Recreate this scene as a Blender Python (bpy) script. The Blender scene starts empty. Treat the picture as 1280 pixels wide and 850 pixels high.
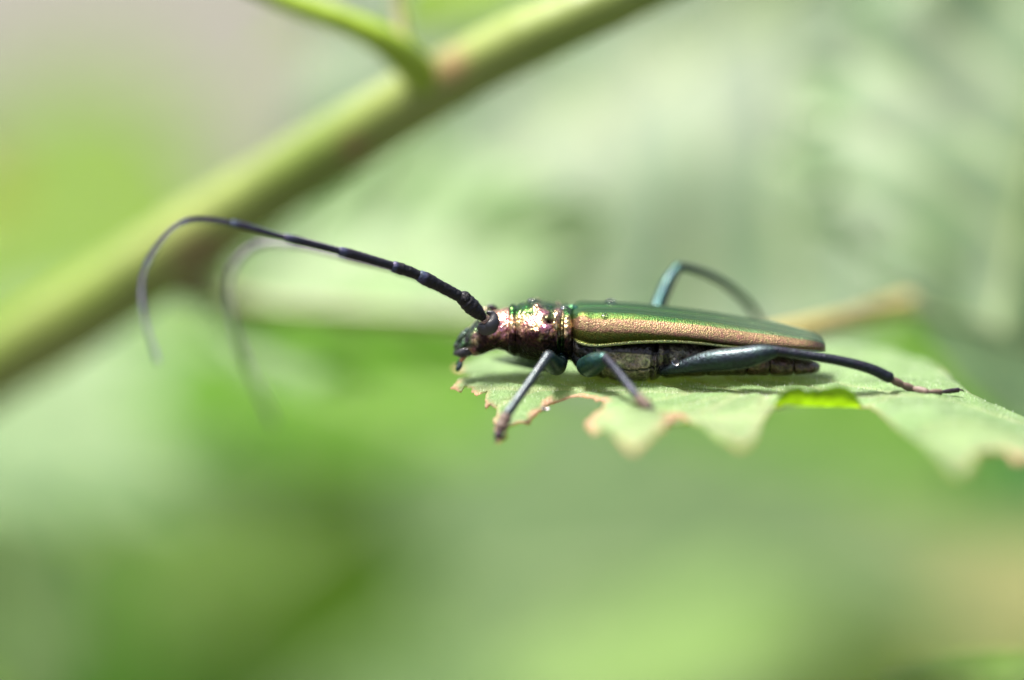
import bpy, math, random
import numpy as np
from mathutils import Vector, noise
from mathutils.geometry import delaunay_2d_cdt

random.seed(7); np.random.seed(7)
R = math.radians
U = 0.01                       # everything below is written in centimetres, built in metres
SC = bpy.context.scene

# ------------------------------------------------------------------ camera
DIST = 30.0                    # camera to beetle, cm
FRAME = 7.8                    # width of the picture at the beetle, cm
PITCH = R(10)
PX = FRAME / 1280.0            # cm per photo pixel at the beetle
CAM = Vector((0, -DIST * math.cos(PITCH), DIST * math.sin(PITCH)))
FWD = Vector((0, math.cos(PITCH), -math.sin(PITCH)))
UPV = Vector((0, math.sin(PITCH), math.cos(PITCH)))
cam = bpy.data.cameras.new('camera')
cam_o = bpy.data.objects.new('camera', cam)
SC.collection.objects.link(cam_o)
cam_o.location = CAM * U
cam_o.rotation_euler = FWD.to_track_quat('-Z', 'Y').to_euler()
cam.sensor_width = 36
cam.lens = 36 * DIST / FRAME
cam.clip_start = 0.02
cam.clip_end = 2000
cam.dof.use_dof = True
cam.dof.focus_distance = (DIST - 0.32) * U
cam.dof.aperture_fstop = cam.lens / 1000 / 0.0245
SC.camera = cam_o

# ------------------------------------------------------------------ world, sun, exposure
SUN_EL, SUN_AZ = R(72), R(-88)           # high, from the left
w = bpy.data.worlds.new('World'); SC.world = w; w.use_nodes = True
nt = w.node_tree
sky = nt.nodes.new('ShaderNodeTexSky'); sky.sky_type = 'NISHITA'
sky.sun_disc = False; sky.sun_elevation = SUN_EL; sky.sun_rotation = SUN_AZ
sky.air_density = 0.7; sky.dust_density = 7.0; sky.ozone_density = 0.6
bg = nt.nodes['Background']; bg.inputs['Strength'].default_value = 0.085
nt.links.new(sky.outputs[0], bg.inputs[0])
sl = bpy.data.lights.new('sun', 'SUN'); sl.energy = 3.8; sl.angle = R(15); sl.color = (1, 0.96, 0.89)
so = bpy.data.objects.new('sun', sl); SC.collection.objects.link(so)
sd = Vector((math.sin(SUN_AZ) * math.cos(SUN_EL), math.cos(SUN_AZ) * math.cos(SUN_EL), math.sin(SUN_EL)))
so.rotation_euler = (-sd).to_track_quat('-Z', 'Y').to_euler(); so.location = sd * 2
SC.view_settings.view_transform = 'Standard'; SC.view_settings.look = 'None'
SC.view_settings.gamma = 1; SC.view_settings.use_curve_mapping = False
SC.view_settings.exposure = 1.95
SC.render.engine = 'CYCLES'
SC.cycles.use_denoising = True
SC.cycles.max_bounces = 7; SC.cycles.diffuse_bounces = 4; SC.cycles.glossy_bounces = 4; SC.cycles.transmission_bounces = 6
SC.cycles.sample_clamp_indirect = 6

# ------------------------------------------------------------------ helpers
def W(px, py, Y):
    """The point at depth Y (cm behind the beetle) seen at a place of the photograph."""
    d = FWD + Vector((1, 0, 0)) * ((px - 640) * PX / DIST) - UPV * ((py - 425) * PX / DIST)
    t = (Y - CAM.y) / d.y
    return CAM + d * t

def sstep(a, b, x):
    t = min(1, max(0, (x - a) / (b - a)))
    return t * t * (3 - 2 * t)

def catmull(P, n):
    """n points along a smooth curve through P (rows may hold any number of values)."""
    P = np.array(P, float)
    Q = np.vstack([2 * P[0] - P[1], P, 2 * P[-1] - P[-2]])
    out = []
    for t in np.linspace(0, len(P) - 1, n):
        i = min(int(t), len(P) - 2); f = t - i
        a, b, c, d = Q[i:i + 4]
        out.append(0.5 * (2 * b + (c - a) * f + (2 * a - 5 * b + 4 * c - d) * f * f + (3 * b - a - 3 * c + d) * f ** 3))
    return np.array(out)

def empty(name, loc, label, cat, group=None):
    o = bpy.data.objects.new(name, None); SC.collection.objects.link(o)
    o.location = Vector(loc) * U; o.empty_display_size = 0.005
    o['label'] = label; o['category'] = cat
    if group: o['group'] = group
    return o

def mk(name, verts, faces, mat, parent=None, org=None, smooth=True, cols=None, vals=None, label=None):
    org = Vector((0, 0, 0)) if org is None else Vector(org)
    me = bpy.data.meshes.new(name)
    me.from_pydata([((v[0] - org[0]) * U, (v[1] - org[1]) * U, (v[2] - org[2]) * U) for v in verts], [], faces)
    me.materials.append(mat)
    if cols is not None:
        a = me.color_attributes.new('Col', 'FLOAT_COLOR', 'POINT')
        a.data.foreach_set('color', np.array([(c[0], c[1], c[2], 1) for c in cols], np.float32).ravel())
    for k, v in (vals or {}).items():
        a = me.attributes.new(k, 'FLOAT', 'POINT'); a.data.foreach_set('value', np.array(v, np.float32))
    if smooth: me.polygons.foreach_set('use_smooth', [True] * len(me.polygons))
    me.update()
    o = bpy.data.objects.new(name, me); SC.collection.objects.link(o)
    if parent is not None: o.parent = parent
    else: o.location = org * U
    if label: o['label'] = label
    return o

def thing(o, label, cat, group=None):
    o['label'] = label; o['category'] = cat
    if group: o['group'] = group
    return o

def tube(path, radii, seg=12, n=None, flat=1.0, bump=0.0):
    """A tapering tube through the points; radii at the points; rounded ends."""
    P = np.array([list(p) + [r] for p, r in zip(path, radii)], float)
    n = n or max(6, 6 * len(path))
    C = catmull(P, n)
    T = np.gradient(C[:, :3], axis=0); T /= np.linalg.norm(T, axis=1)[:, None] + 1e-9
    # round the ends
    L = np.linalg.norm(np.diff(C[:, :3], axis=0), axis=1)
    s = np.concatenate([[0], np.cumsum(L)])
    rows = []
    def ring(c, t, r):
        ref = np.array([0, 1, 0.02]) if abs(t[1]) < 0.9 else np.array([1, 0, 0])
        a = np.cross(t, ref); a /= np.linalg.norm(a); b = np.cross(a, t)
        return [c + (a * math.cos(k * 2 * math.pi / seg) + b * flat * math.sin(k * 2 * math.pi / seg)) * r for k in range(seg)]
    for c, t in ((C[0, :3] - T[0] * C[0, 3] * 0.7, T[0]),): rows.append(ring(c, t, max(C[0, 3] * 0.25, 1e-4)))
    rows.append(ring(C[0, :3] - T[0] * C[0, 3] * 0.45, T[0], C[0, 3] * 0.75))
    for i in range(n):
        r = max(C[i, 3], 1e-4)
        if bump: r *= 1 + bump * noise.noise(Vector(C[i, :3]) * (9 if C[i, 3] > .08 else 45))
        rows.append(ring(C[i, :3], T[i], r))
    rows.append(ring(C[-1, :3] + T[-1] * C[-1, 3] * 0.45, T[-1], C[-1, 3] * 0.75))
    rows.append(ring(C[-1, :3] + T[-1] * C[-1, 3] * 0.7, T[-1], max(C[-1, 3] * 0.25, 1e-4)))
    return grid_faces(rows, True, True)

def grid_faces(rows, loop, caps):
    m = len(rows[0]); v = [p for r in rows for p in r]; f = []
    for i in range(len(rows) - 1):
        for k in range(m if loop else m - 1):
            k2 = (k + 1) % m
            f.append((i * m + k, i * m + k2, (i + 1) * m + k2, (i + 1) * m + k))
    if caps:
        f.append(tuple(range(m - 1, -1, -1))); f.append(tuple((len(rows) - 1) * m + k for k in range(m)))
    return v, f

# ------------------------------------------------------------------ materials
def new_mat(name):
    m = bpy.data.materials.new(name); m.use_nodes = True
    return m, m.node_tree.nodes, m.node_tree.links, m.node_tree.nodes['Principled BSDF']

def N(nodes, t, **kw):
    n = nodes.new(t)
    for k, v in kw.items(): setattr(n, k, v)
    return n

def leaf_mat(name, tint, trans, rough=0.42, spec=0.5, tw=0.38, scale=1.0, bump=0.25, mott=0.35, vein=0.0):
    """Leaf: vertex colour times mottling, glossy cuticle above, light through the blade."""
    m, nd, lk, b = new_mat(name)
    tc = N(nd, 'ShaderNodeTexCoord'); col = N(nd, 'ShaderNodeVertexColor', layer_name='Col')
    mp = N(nd, 'ShaderNodeMapping'); mp.inputs['Scale'].default_value = (100, 100, 100)
    lk.new(tc.outputs['Object'], mp.inputs[0])
    n1 = N(nd, 'ShaderNodeTexNoise'); n1.inputs['Scale'].default_value = 1.6 * scale; n1.inputs['Detail'].default_value = 5
    n2 = N(nd, 'ShaderNodeTexNoise'); n2.inputs['Scale'].default_value = 22 * scale; n2.inputs['Detail'].default_value = 4
    v1 = N(nd, 'ShaderNodeTexVoronoi', feature='DISTANCE_TO_EDGE'); v1.inputs['Scale'].default_value = 14 * scale
    for n in (n1, n2, v1): lk.new(mp.outputs[0], n.inputs['Vector'])
    mr = N(nd, 'ShaderNodeMapRange'); mr.inputs[3].default_value = 1 - mott; mr.inputs[4].default_value = 1 + mott
    mr.inputs[1].default_value = 0.3; mr.inputs[2].default_value = 0.7
    lk.new(n1.outputs[0], mr.inputs[0])
    mx = N(nd, 'ShaderNodeMix', data_type='RGBA', blend_type='MULTIPLY'); mx.inputs[0].default_value = 1
    lk.new(col.outputs[0], mx.inputs[6]); lk.new(mr.outputs[0], mx.inputs[7])
    if vein:
        v2 = N(nd, 'ShaderNodeTexVoronoi', feature='DISTANCE_TO_EDGE'); v2.inputs['Scale'].default_value = 14 * scale
        lk.new(mp.outputs[0], v2.inputs['Vector'])
        vm = N(nd, 'ShaderNodeMapRange'); vm.inputs[2].default_value = 0.09; vm.inputs[3].default_value = 1 + vein; vm.inputs[4].default_value = 1 - vein * .35
        lk.new(v2.outputs['Distance'], vm.inputs[0])
        m3 = N(nd, 'ShaderNodeMath', operation='MULTIPLY'); lk.new(mr.outputs[0], m3.inputs[0]); lk.new(vm.outputs[0], m3.inputs[1])
        lk.new(m3.outputs[0], mx.inputs[7])
    tn = N(nd, 'ShaderNodeMix', data_type='RGBA', blend_type='MULTIPLY'); tn.inputs[0].default_value = 1
    lk.new(mx.outputs[2], tn.inputs[6]); tn.inputs[7].default_value = (*tint, 1)
    lk.new(tn.outputs[2], b.inputs['Base Color'])
    rr = N(nd, 'ShaderNodeMapRange'); rr.inputs[3].default_value = rough - 0.08; rr.inputs[4].default_value = rough + 0.12
    lk.new(n2.outputs[0], rr.inputs[0]); lk.new(rr.outputs[0], b.inputs['Roughness'])
    b.inputs['Specular IOR Level'].default_value = spec
    bm = N(nd, 'ShaderNodeBump'); bm.inputs['Strength'].default_value = bump; bm.inputs['Distance'].default_value = 0.0002
    ad = N(nd, 'ShaderNodeMath', operation='MULTIPLY_ADD'); ad.inputs[1].default_value = 1.2
    vr = N(nd, 'ShaderNodeMapRange'); vr.inputs[2].default_value = 0.12
    lk.new(v1.outputs['Distance'], vr.inputs[0]); lk.new(vr.outputs[0], ad.inputs[0]); lk.new(n2.outputs[0], ad.inputs[2])
    lk.new(ad.outputs[0], bm.inputs['Height']); lk.new(bm.outputs[0], b.inputs['Normal'])
    tr = N(nd, 'ShaderNodeBsdfTranslucent')
    tm = N(nd, 'ShaderNodeMix', data_type='RGBA', blend_type='MULTIPLY'); tm.inputs[0].default_value = 1
    lk.new(mx.outputs[2], tm.inputs[6]); tm.inputs[7].default_value = (*trans, 1)
    lk.new(tm.outputs[2], tr.inputs[0]); lk.new(bm.outputs[0], tr.inputs['Normal'])
    ms = N(nd, 'ShaderNodeMixShader'); ms.inputs[0].default_value = tw
    lk.new(b.outputs[0], ms.inputs[1]); lk.new(tr.outputs[0], ms.inputs[2])
    lk.new(ms.outputs[0], nd['Material Output'].inputs[0])
    return m

def shell_mat(name, rough, fine, bump, metal=1.0, var=0.5, coat=0.0, hue=0.06, spec=0.5):
    """Beetle cuticle: painted colour, fine punctures, a shimmer of hue."""
    m, nd, lk, b = new_mat(name)
    tc = N(nd, 'ShaderNodeTexCoord'); col = N(nd, 'ShaderNodeVertexColor', layer_name='Col')
    mp = N(nd, 'ShaderNodeMapping'); mp.inputs['Scale'].default_value = (100, 100, 100)
    lk.new(tc.outputs['Object'], mp.inputs[0])
    n1 = N(nd, 'ShaderNodeTexNoise'); n1.inputs['Scale'].default_value = fine; n1.inputs['Detail'].default_value = 3
    v1 = N(nd, 'ShaderNodeTexVoronoi'); v1.inputs['Scale'].default_value = fine * 0.8
    n2 = N(nd, 'ShaderNodeTexNoise'); n2.inputs['Scale'].default_value = fine * 0.35; n2.inputs['Detail'].default_value = 2
    for n in (n1, v1, n2): lk.new(mp.outputs[0], n.inputs['Vector'])
    hs = N(nd, 'ShaderNodeHueSaturation')
    hr = N(nd, 'ShaderNodeMapRange'); hr.inputs[1].default_value = 0.3; hr.inputs[2].default_value = 0.7
    hr.inputs[3].default_value = 0.5 - hue; hr.inputs[4].default_value = 0.5 + hue
    lk.new(n2.outputs[0], hr.inputs[0]); lk.new(hr.outputs[0], hs.inputs['Hue'])
    vr = N(nd, 'ShaderNodeMapRange'); vr.inputs[1].default_value = 0.3; vr.inputs[2].default_value = 0.7
    vr.inputs[3].default_value = 1 - var; vr.inputs[4].default_value = 1 + var
    lk.new(n1.outputs[0], vr.inputs[0]); lk.new(vr.outputs[0], hs.inputs['Value'])
    lk.new(col.outputs[0], hs.inputs['Color']); lk.new(hs.outputs[0], b.inputs['Base Color'])
    b.inputs['Metallic'].default_value = metal; b.inputs['Roughness'].default_value = rough
    b.inputs['Coat Weight'].default_value = coat; b.inputs['Coat Roughness'].default_value = 0.12; b.inputs['Specular IOR Level'].default_value = spec
    if metal is None or metal < 0:
        at = N(nd, 'ShaderNodeAttribute', attribute_name='Met'); lk.new(at.outputs['Fac'], b.inputs['Metallic'])
    bm = N(nd, 'ShaderNodeBump'); bm.inputs['Strength'].default_value = bump; bm.inputs['Distance'].default_value = 0.00006
    mu = N(nd, 'ShaderNodeMath', operation='ADD')
    lk.new(v1.outputs['Distance'], mu.inputs[0]); lk.new(n1.outputs[0], mu.inputs[1])
    lk.new(mu.outputs[0], bm.inputs['Height']); lk.new(bm.outputs[0], b.inputs['Normal'])
    return m

def simple_mat(name, color, rough=0.5, metal=0.0, spec=0.5, nscale=30, var=0.25, bump=0.2, coat=0):
    m, nd, lk, b = new_mat(name)
    tc = N(nd, 'ShaderNodeTexCoord')
    mp = N(nd, 'ShaderNodeMapping'); mp.inputs['Scale'].default_value = (100, 100, 100)
    lk.new(tc.outputs['Object'], mp.inputs[0])
    n1 = N(nd, 'ShaderNodeTexNoise'); n1.inputs['Scale'].default_value = nscale; n1.inputs['Detail'].default_value = 4
    lk.new(mp.outputs[0], n1.inputs['Vector'])
    mx = N(nd, 'ShaderNodeMix', data_type='RGBA')
    mx.inputs[6].default_value = (*[c * (1 - var) for c in color], 1); mx.inputs[7].default_value = (*[min(1, c * (1 + var)) for c in color], 1)
    lk.new(n1.outputs[0], mx.inputs[0]); lk.new(mx.outputs[2], b.inputs['Base Color'])
    b.inputs['Roughness'].default_value = rough; b.inputs['Metallic'].default_value = metal
    b.inputs['Specular IOR Level'].default_value = spec; b.inputs['Coat Weight'].default_value = coat
    bm = N(nd, 'ShaderNodeBump'); bm.inputs['Strength'].default_value = bump; bm.inputs['Distance'].default_value = 0.0001
    lk.new(n1.outputs[0], bm.inputs['Height']); lk.new(bm.outputs[0], b.inputs['Normal'])
    return m

M_LEAF = leaf_mat('bramble_leaf', (1, 1, 1), (1.9, 1.9, 0.25), rough=0.55, spec=0.1, tw=0.5, bump=0.08)
M_GLOSS = leaf_mat('glossy_leaf', (1, 1, 1), (1.5, 1.7, 0.4), rough=0.45, spec=0.45, tw=0.35)
M_PERCH = leaf_mat('perch_leaf', (1, 1, 1), (1.7, 1.7, 0.45), rough=0.48, spec=0.45, tw=0.42, scale=2.1, bump=0.6, mott=0.25, vein=0.22)
M_ELY = shell_mat('elytron_shell', 0.44, 120, 0.45, 1.0, 0.35, hue=0.04)
M_BODY = shell_mat('body_shell', 0.30, 46, 1.0, -1, 0.7, hue=0.06)
M_LEG = shell_mat('leg_shell', 0.40, 60, 0.6, 0.8, 0.45, coat=0.12, spec=0.35)
M_ANT = shell_mat('antenna_shell', 0.42, 45, 0.7, 0.2, 0.5, coat=0.0, spec=0.25)
M_EYE = simple_mat('compound_eye', (0.008, 0.008, 0.011), 0.3, nscale=160, var=0.3, bump=0.25, coat=0.15)
M_TARSUS = simple_mat('tarsus_pad', (0.085, 0.055, 0.04), 0.6, nscale=40)
M_PALP = simple_mat('palp_shell', (0.22, 0.085, 0.03), 0.3, coat=0.4)
M_HAIR = simple_mat('leaf_hair', (0.75, 0.8, 0.65), 0.5)
m, nd, lk, b = new_mat('water'); b.inputs['Transmission Weight'].default_value = 1; b.inputs['IOR'].default_value = 1.33
b.inputs['Roughness'].default_value = 0.0; b.inputs['Base Color'].default_value = (1, 1, 1, 1)
tc = N(nd, 'ShaderNodeTexCoord'); n1 = N(nd, 'ShaderNodeTexNoise'); n1.inputs['Scale'].default_value = 900
bm = N(nd, 'ShaderNodeBump'); bm.inputs['Strength'].default_value = 0.04; bm.inputs['Distance'].default_value = 0.0001
lk.new(tc.outputs['Object'], n1.inputs[0]); lk.new(n1.outputs[0], bm.inputs['Height']); lk.new(bm.outputs[0], b.inputs['Normal'])
M_WATER = m

def stem_mat(name, top, side):
    """Green bramble stem: paler waxy bloom in blotches on green skin."""
    m, nd, lk, b = new_mat(name)
    tc = N(nd, 'ShaderNodeTexCoord'); mp = N(nd, 'ShaderNodeMapping'); mp.inputs['Scale'].default_value = (100, 100, 100)
    lk.new(tc.outputs['Object'], mp.inputs[0])
    n1 = N(nd, 'ShaderNodeTexNoise'); n1.inputs['Scale'].default_value = 2.2; n1.inputs['Detail'].default_value = 5
    lk.new(mp.outputs[0], n1.inputs['Vector'])
    col = N(nd, 'ShaderNodeVertexColor', layer_name='Col')
    mr = N(nd, 'ShaderNodeMapRange'); mr.inputs[3].default_value = 0.75; mr.inputs[4].default_value = 1.25
    lk.new(n1.outputs[0], mr.inputs[0])
    mx = N(nd, 'ShaderNodeMix', data_type='RGBA', blend_type='MULTIPLY'); mx.inputs[0].default_value = 1
    lk.new(col.outputs[0], mx.inputs[6]); lk.new(mr.outputs[0], mx.inputs[7]); lk.new(mx.outputs[2], b.inputs['Base Color'])
    b.inputs['Roughness'].default_value = 0.42; b.inputs['Specular IOR Level'].default_value = 0.45
    return m
M_STEM = stem_mat('stem_skin', None, None)

m, nd, lk, b = new_mat('ground_soil')
tc = N(nd, 'ShaderNodeTexCoord')
n1 = N(nd, 'ShaderNodeTexNoise'); n1.inputs['Scale'].default_value = 2.5; n1.inputs['Detail'].default_value = 8
n2 = N(nd, 'ShaderNodeTexNoise'); n2.inputs['Scale'].default_value = 40; n2.inputs['Detail'].default_value = 6
for n in (n1, n2): lk.new(tc.outputs['Object'], n.inputs['Vector'])
cr = N(nd, 'ShaderNodeValToRGB'); lk.new(n1.outputs[0], cr.inputs[0])
cr.color_ramp.elements[0].position = 0.4; cr.color_ramp.elements[0].color = (0.080, 0.074, 0.060, 1)
cr.color_ramp.elements[1].position = 0.62; cr.color_ramp.elements[1].color = (0.09, 0.095, 0.065, 1)
mx = N(nd, 'ShaderNodeMix', data_type='RGBA', blend_type='MULTIPLY'); mx.inputs[0].default_value = 0.6
lk.new(cr.outputs[0], mx.inputs[6]); lk.new(n2.outputs[0], mx.inputs[7]); lk.new(mx.outputs[2], b.inputs['Base Color'])
b.inputs['Roughness'].default_value = 0.9
M_GROUND = m

# ------------------------------------------------------------------ setting: ground
GZ = -70.0
gv, gf = [], []
gn = 60
ext = lambda a: math.copysign(abs(a) ** 3, a) * 40000
for i in range(gn + 1):
    for j in range(gn + 1):
        x, y = ext(i / gn * 2 - 1), ext(j / gn * 2 - 1)
        gv.append((x, y, GZ + 3 * noise.noise(Vector((x / 60, y / 60, 0)))))
for i in range(gn):
    for j in range(gn):
        a = i * (gn + 1) + j
        gf.append((a, a + gn + 1, a + gn + 2, a + 1))
g = mk('ground', gv, gf, M_GROUND); g['kind'] = 'structure'

# ------------------------------------------------------------------ background leaves, stems
def stem(name, pts, rpx, parent, org, c1, c2=None, seg=20, spots=(), knots=()):
    P = [W(*p) for p in pts]
    rad = [r * PX * (DIST + p[2]) / DIST for r, p in zip(rpx, pts)]
    v, f = tube([tuple(p) for p in P], rad, seg, n=16 * len(pts), bump=0.06)
    cols = []
    for q in v:
        k = 0.5 + 0.5 * noise.noise(Vector(q) * 0.9)
        c = Vector(c1).lerp(Vector(c2 or c1), k)
        for (sp, sr, sc) in spots:
            d = (Vector(q) - W(*sp)).length
            c = c.lerp(Vector(sc), max(0, 1 - d / sr) ** 0.7)
        cols.append(c)
    return mk(name, v, f, M_STEM, parent, org, cols=cols)

def leaf(name, label, base, tip, width, nh, color, fold=0.2, curl=0.0, sag=0.0, teeth=14, tooth=0.08, petiole=None,
         mat=None, edge=None, ripple=0.03, group='blurred leaves behind the beetle', wpos=0.75, veins=5, color2=None, asym=(1, 1), k=None, ribw=0.014):
    k = k or (1.5 if min(base[2], tip[2]) >= 10 else 1.0)
    width *= (DIST + k * (base[2] + tip[2]) / 2) / (DIST + (base[2] + tip[2]) / 2)
    base = (base[0], base[1], base[2] * k); tip = (tip[0], tip[1], tip[2] * k)
    B, T = W(*base), W(*tip); org = B
    e1 = (T - B); L = e1.length; e1.normalize()
    n = Vector(nh).normalized(); n = (n - e1 * n.dot(e1)).normalized(); e2 = n.cross(e1)
    root = empty(name, B, label, 'leaf', group)
    nu, nv = 44, 22
    kk = k
    def prof(u): return max(0.004, math.sin(math.pi * min(1, max(0, u)) ** wpos)) ** 0.75
    seed = random.random() * 50
    def pt(u, v):
        hw = width / 2 * prof(u) * (asym[0] if v < 0 else asym[1])
        if abs(v) > 0.9:
            hw *= 1 - tooth * ((u * teeth) % 1.0)
        x = u * L; y = v * hw
        z = fold * abs(y) - curl * (y / (width / 2)) ** 2 * width - sag * L * 4 * (u - 0.5) ** 2
        z += ripple * width * math.cos((u - 0.30 * abs(v)) * 2 * math.pi * 7) * min(1, abs(v) * 2) * 0.35
        z += ripple * width * 1.2 * noise.noise(Vector((u * 3 + seed, v * 2, 0)))
        return B + e1 * x + e2 * y + n * z
    verts, cols = [], []
    for i in range(nu + 1):
        for j in range(nv + 1):
            u = i / nu; v = j / nv * 2 - 1
            p = pt(u, v); verts.append(p)
            k = 0.5 + 0.5 * noise.noise(Vector((u * 4 + seed, v * 2.5, 3)))
            c = Vector(color).lerp(Vector(color2 or [x * 0.8 for x in color]), k)
            vd = abs(((u - 0.30 * abs(v)) * 7) % 1 - 0.5)
            if vd < 0.07 or abs(v) < 0.05: c = c.lerp(Vector((0.22, 0.27, 0.12)), 0.45)
            if edge and abs(v) > 0.93: c = c.lerp(Vector(edge), 0.7)
            cols.append(c)
    f = []
    for i in range(nu):
        for j in range(nv):
            a = i * (nv + 1) + j
            f.append((a, a + nv + 1, a + nv + 2, a + 1))
    mk('blade', verts, f, mat or M_LEAF, root, org, cols=cols)
    rib = [pt(u, 0) + n * 0.01 for u in np.linspace(0.0, 0.97, 8)]
    rr = [width * ribw * (1 - 0.8 * k / 7) for k in range(8)]
    rv, rf = tube([tuple(p) for p in rib], rr, 8, n=24)
    mk('midrib', rv, rf, M_STEM, root, org, cols=[(0.2, 0.27, 0.1)] * len(rv))
    if petiole:
        pp, pr, pc = petiole
        stem('petiole', [*pp, base], [pr] * (len(pp) + 1), root, org, pc, seg=10)
    return root

PALE = (0.075, 0.135, 0.055); MID = (0.05, 0.14, 0.015); YEL = (0.11, 0.19, 0.012); DARK = (0.022, 0.085, 0.003); SAGE = (0.08, 0.14, 0.07)

# diagonal stem with its side branch
st = empty('bramble_stem', W(-90, 505, 5.2), 'thick green stem running diagonally behind the antennae with a side branch', 'plant stem')
so_ = W(-90, 505, 5.2)
stem('stem', [(-1100, 1150, 8.5), (-500, 785, 6.6), (-160, 552, 5.4), (-60, 487, 5.1), (110, 385, 4.3), (250, 292, 3.8), (430, 178, 3.2), (600, 78, 2.7), (760, 3, 2.4), (960, -90, 2.6), (1500, -330, 2.0)],
     [56, 53, 50, 50, 48, 45, 41, 38, 34, 32, 30], st, so_, (0.165, 0.195, 0.05), (0.085, 0.135, 0.010), seg=28,
     spots=[((440, 190, 2.8), 0.2, (0.13, 0.07, 0.03)), ((250, 335, 3.4), 0.4, (0.10, 0.05, 0.025)), ((560, 80, 2.5), 0.22, (0.17, 0.09, 0.04))])
stem('side_branch', [(250, -45, 2.3), (340, -6, 2.3), (430, 27, 2.3), (490, 58, 2.4), (540, 105, 2.8)], [11, 13, 16, 20, 27], st, so_,
     (0.20, 0.29, 0.012), (0.16, 0.25, 0.012), seg=18)
stem('petiole', [(494, -60, 2.7), (498, 0, 2.6), (505, 62, 2.4)], [7, 7, 9], st, so_, (0.18, 0.17, 0.07), seg=12)
stem('node', [(200, 325, 4.2), (235, 352, 4.5), (282, 374, 5.0)], [22, 26, 12], st, so_, (0.09, 0.07, 0.03), seg=16)

leaf('leaf', 'pale mottled leaf behind the near antenna, just above the thin olive stem', (262, 392, 7.5), (760, 270, 7.0), 2.9,
     (0.0, -0.62, 0.75), (0.10, 0.18, 0.06), mat=M_GLOSS, fold=0.1, ripple=0.05, color2=(0.07, 0.145, 0.035))
ts = stem('thin_stem', [(262, 368, 5.0), (340, 383, 4.6), (450, 390, 4.3), (560, 398, 4.1), (700, 420, 4.0)], [9, 8, 7.5, 7, 6], None, W(262, 368, 5.0), (0.085, 0.10, 0.02), (0.11, 0.09, 0.03), seg=12)
thing(ts, 'thin olive stem running level from the thick stem towards the beetle head', 'plant stem')
# folded leaf just left of the beetle: its midrib runs from the stem node to behind the beetle's head
leaf('leaf', 'folded bright green leaf behind the beetle head, its midrib reaching the thick stem', (268, 372, 5.0), (860, 440, 4.4), 3.6,
     (0.05, -0.40, 0.85), (0.085, 0.20, 0.02), fold=-0.75, ripple=0.012, teeth=12, tooth=0.05, color2=(0.06, 0.15, 0.015), sag=0.02, asym=(.25, 1))
leaf('leaf', 'vivid green leaf between the far antenna and the beetle face', (270, 400, 13), (640, 560, 10), 4.2,
     (0.0, -0.6, 0.8), (0.04, 0.125, 0.004), ripple=0.01, color2=(0.055, 0.135, 0.006))
# broad pale leaf filling the upper right
leaf('leaf', 'broad pale sage leaf filling the upper middle, right of the thick stem', (1150, -120, 9.9), (360, 390, 9), 7.8,
     (0.25, -0.6, 0.75), (0.048, 0.09, 0.044), mat=M_GLOSS, fold=0.06, sag=-0.05, ripple=0.022, color2=(0.06, 0.118, 0.042), wpos=0.8, k=1, ribw=0.004)
leaf('leaf', 'pale toothed leaf with a bright curling margin at the upper right edge', (1240, 450, 4.6), (1370, -150, 7.2), 4.4,
     (0.35, -0.62, 0.65), (0.062, 0.108, 0.052), mat=M_GLOSS, fold=-0.2, curl=0.28, tooth=0.22, teeth=9, wpos=0.9, ribw=0.006, ripple=0.03, color2=(0.07, 0.135, 0.045))
leaf('leaf', 'pale veined leaf at the right edge above the perch leaf', (1135, 380, 3.4), (1420, 470, 5.5), 2.4,
     (0.1, -0.4, 0.9), PALE, mat=M_GLOSS, fold=-0.35, ripple=0.02, petiole=([(940, 424, 1.9), (1050, 401, 2.4)], 13, (0.27, 0.22, 0.07)))
leaf('leaf', 'mid green leaf low behind the beetle back and orange petiole', (1330, 560, 14), (600, 400, 12), 5.0,
     (0.0, -0.45, 0.9), (0.07, 0.17, 0.02), ripple=0.03)
leaf('leaf', 'pale glossy leaf at the left under the thick stem', (-120, 470, 15), (480, 610, 11), 6.0,
     (0.05, -0.35, 0.95), PALE, mat=M_GLOSS, fold=0.1, ripple=0.02, color2=(0.085, 0.14, 0.06))
leaf('leaf', 'yellow green leaf at the left edge above the thick stem', (-150, 230, 26), (300, 330, 24), 6.0,
     (0, -0.5, 0.85), YEL, ripple=0.03, color2=(0.07, 0.13, 0.02))
leaf('leaf', 'small yellow leaf tip at the left picture edge', (-50, 210, 11), (14, 255, 11), 0.8,
     (0.2, -0.7, 0.6), (0.30, 0.30, 0.08), teeth=6, veins=3)
leaf('leaf', 'bright green leaf at the top edge between side branch and stem', (700, -90, 6.5), (500, 35, 6), 1.4,
     (0.0, -0.5, 0.8), (0.12, 0.2, 0.02))
leaf('leaf', 'yellow green leaf patch just under the side branch', (460, 20, 12), (330, 110, 13), 1.6,
     (0.0, -0.5, 0.8), YEL)
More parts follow.
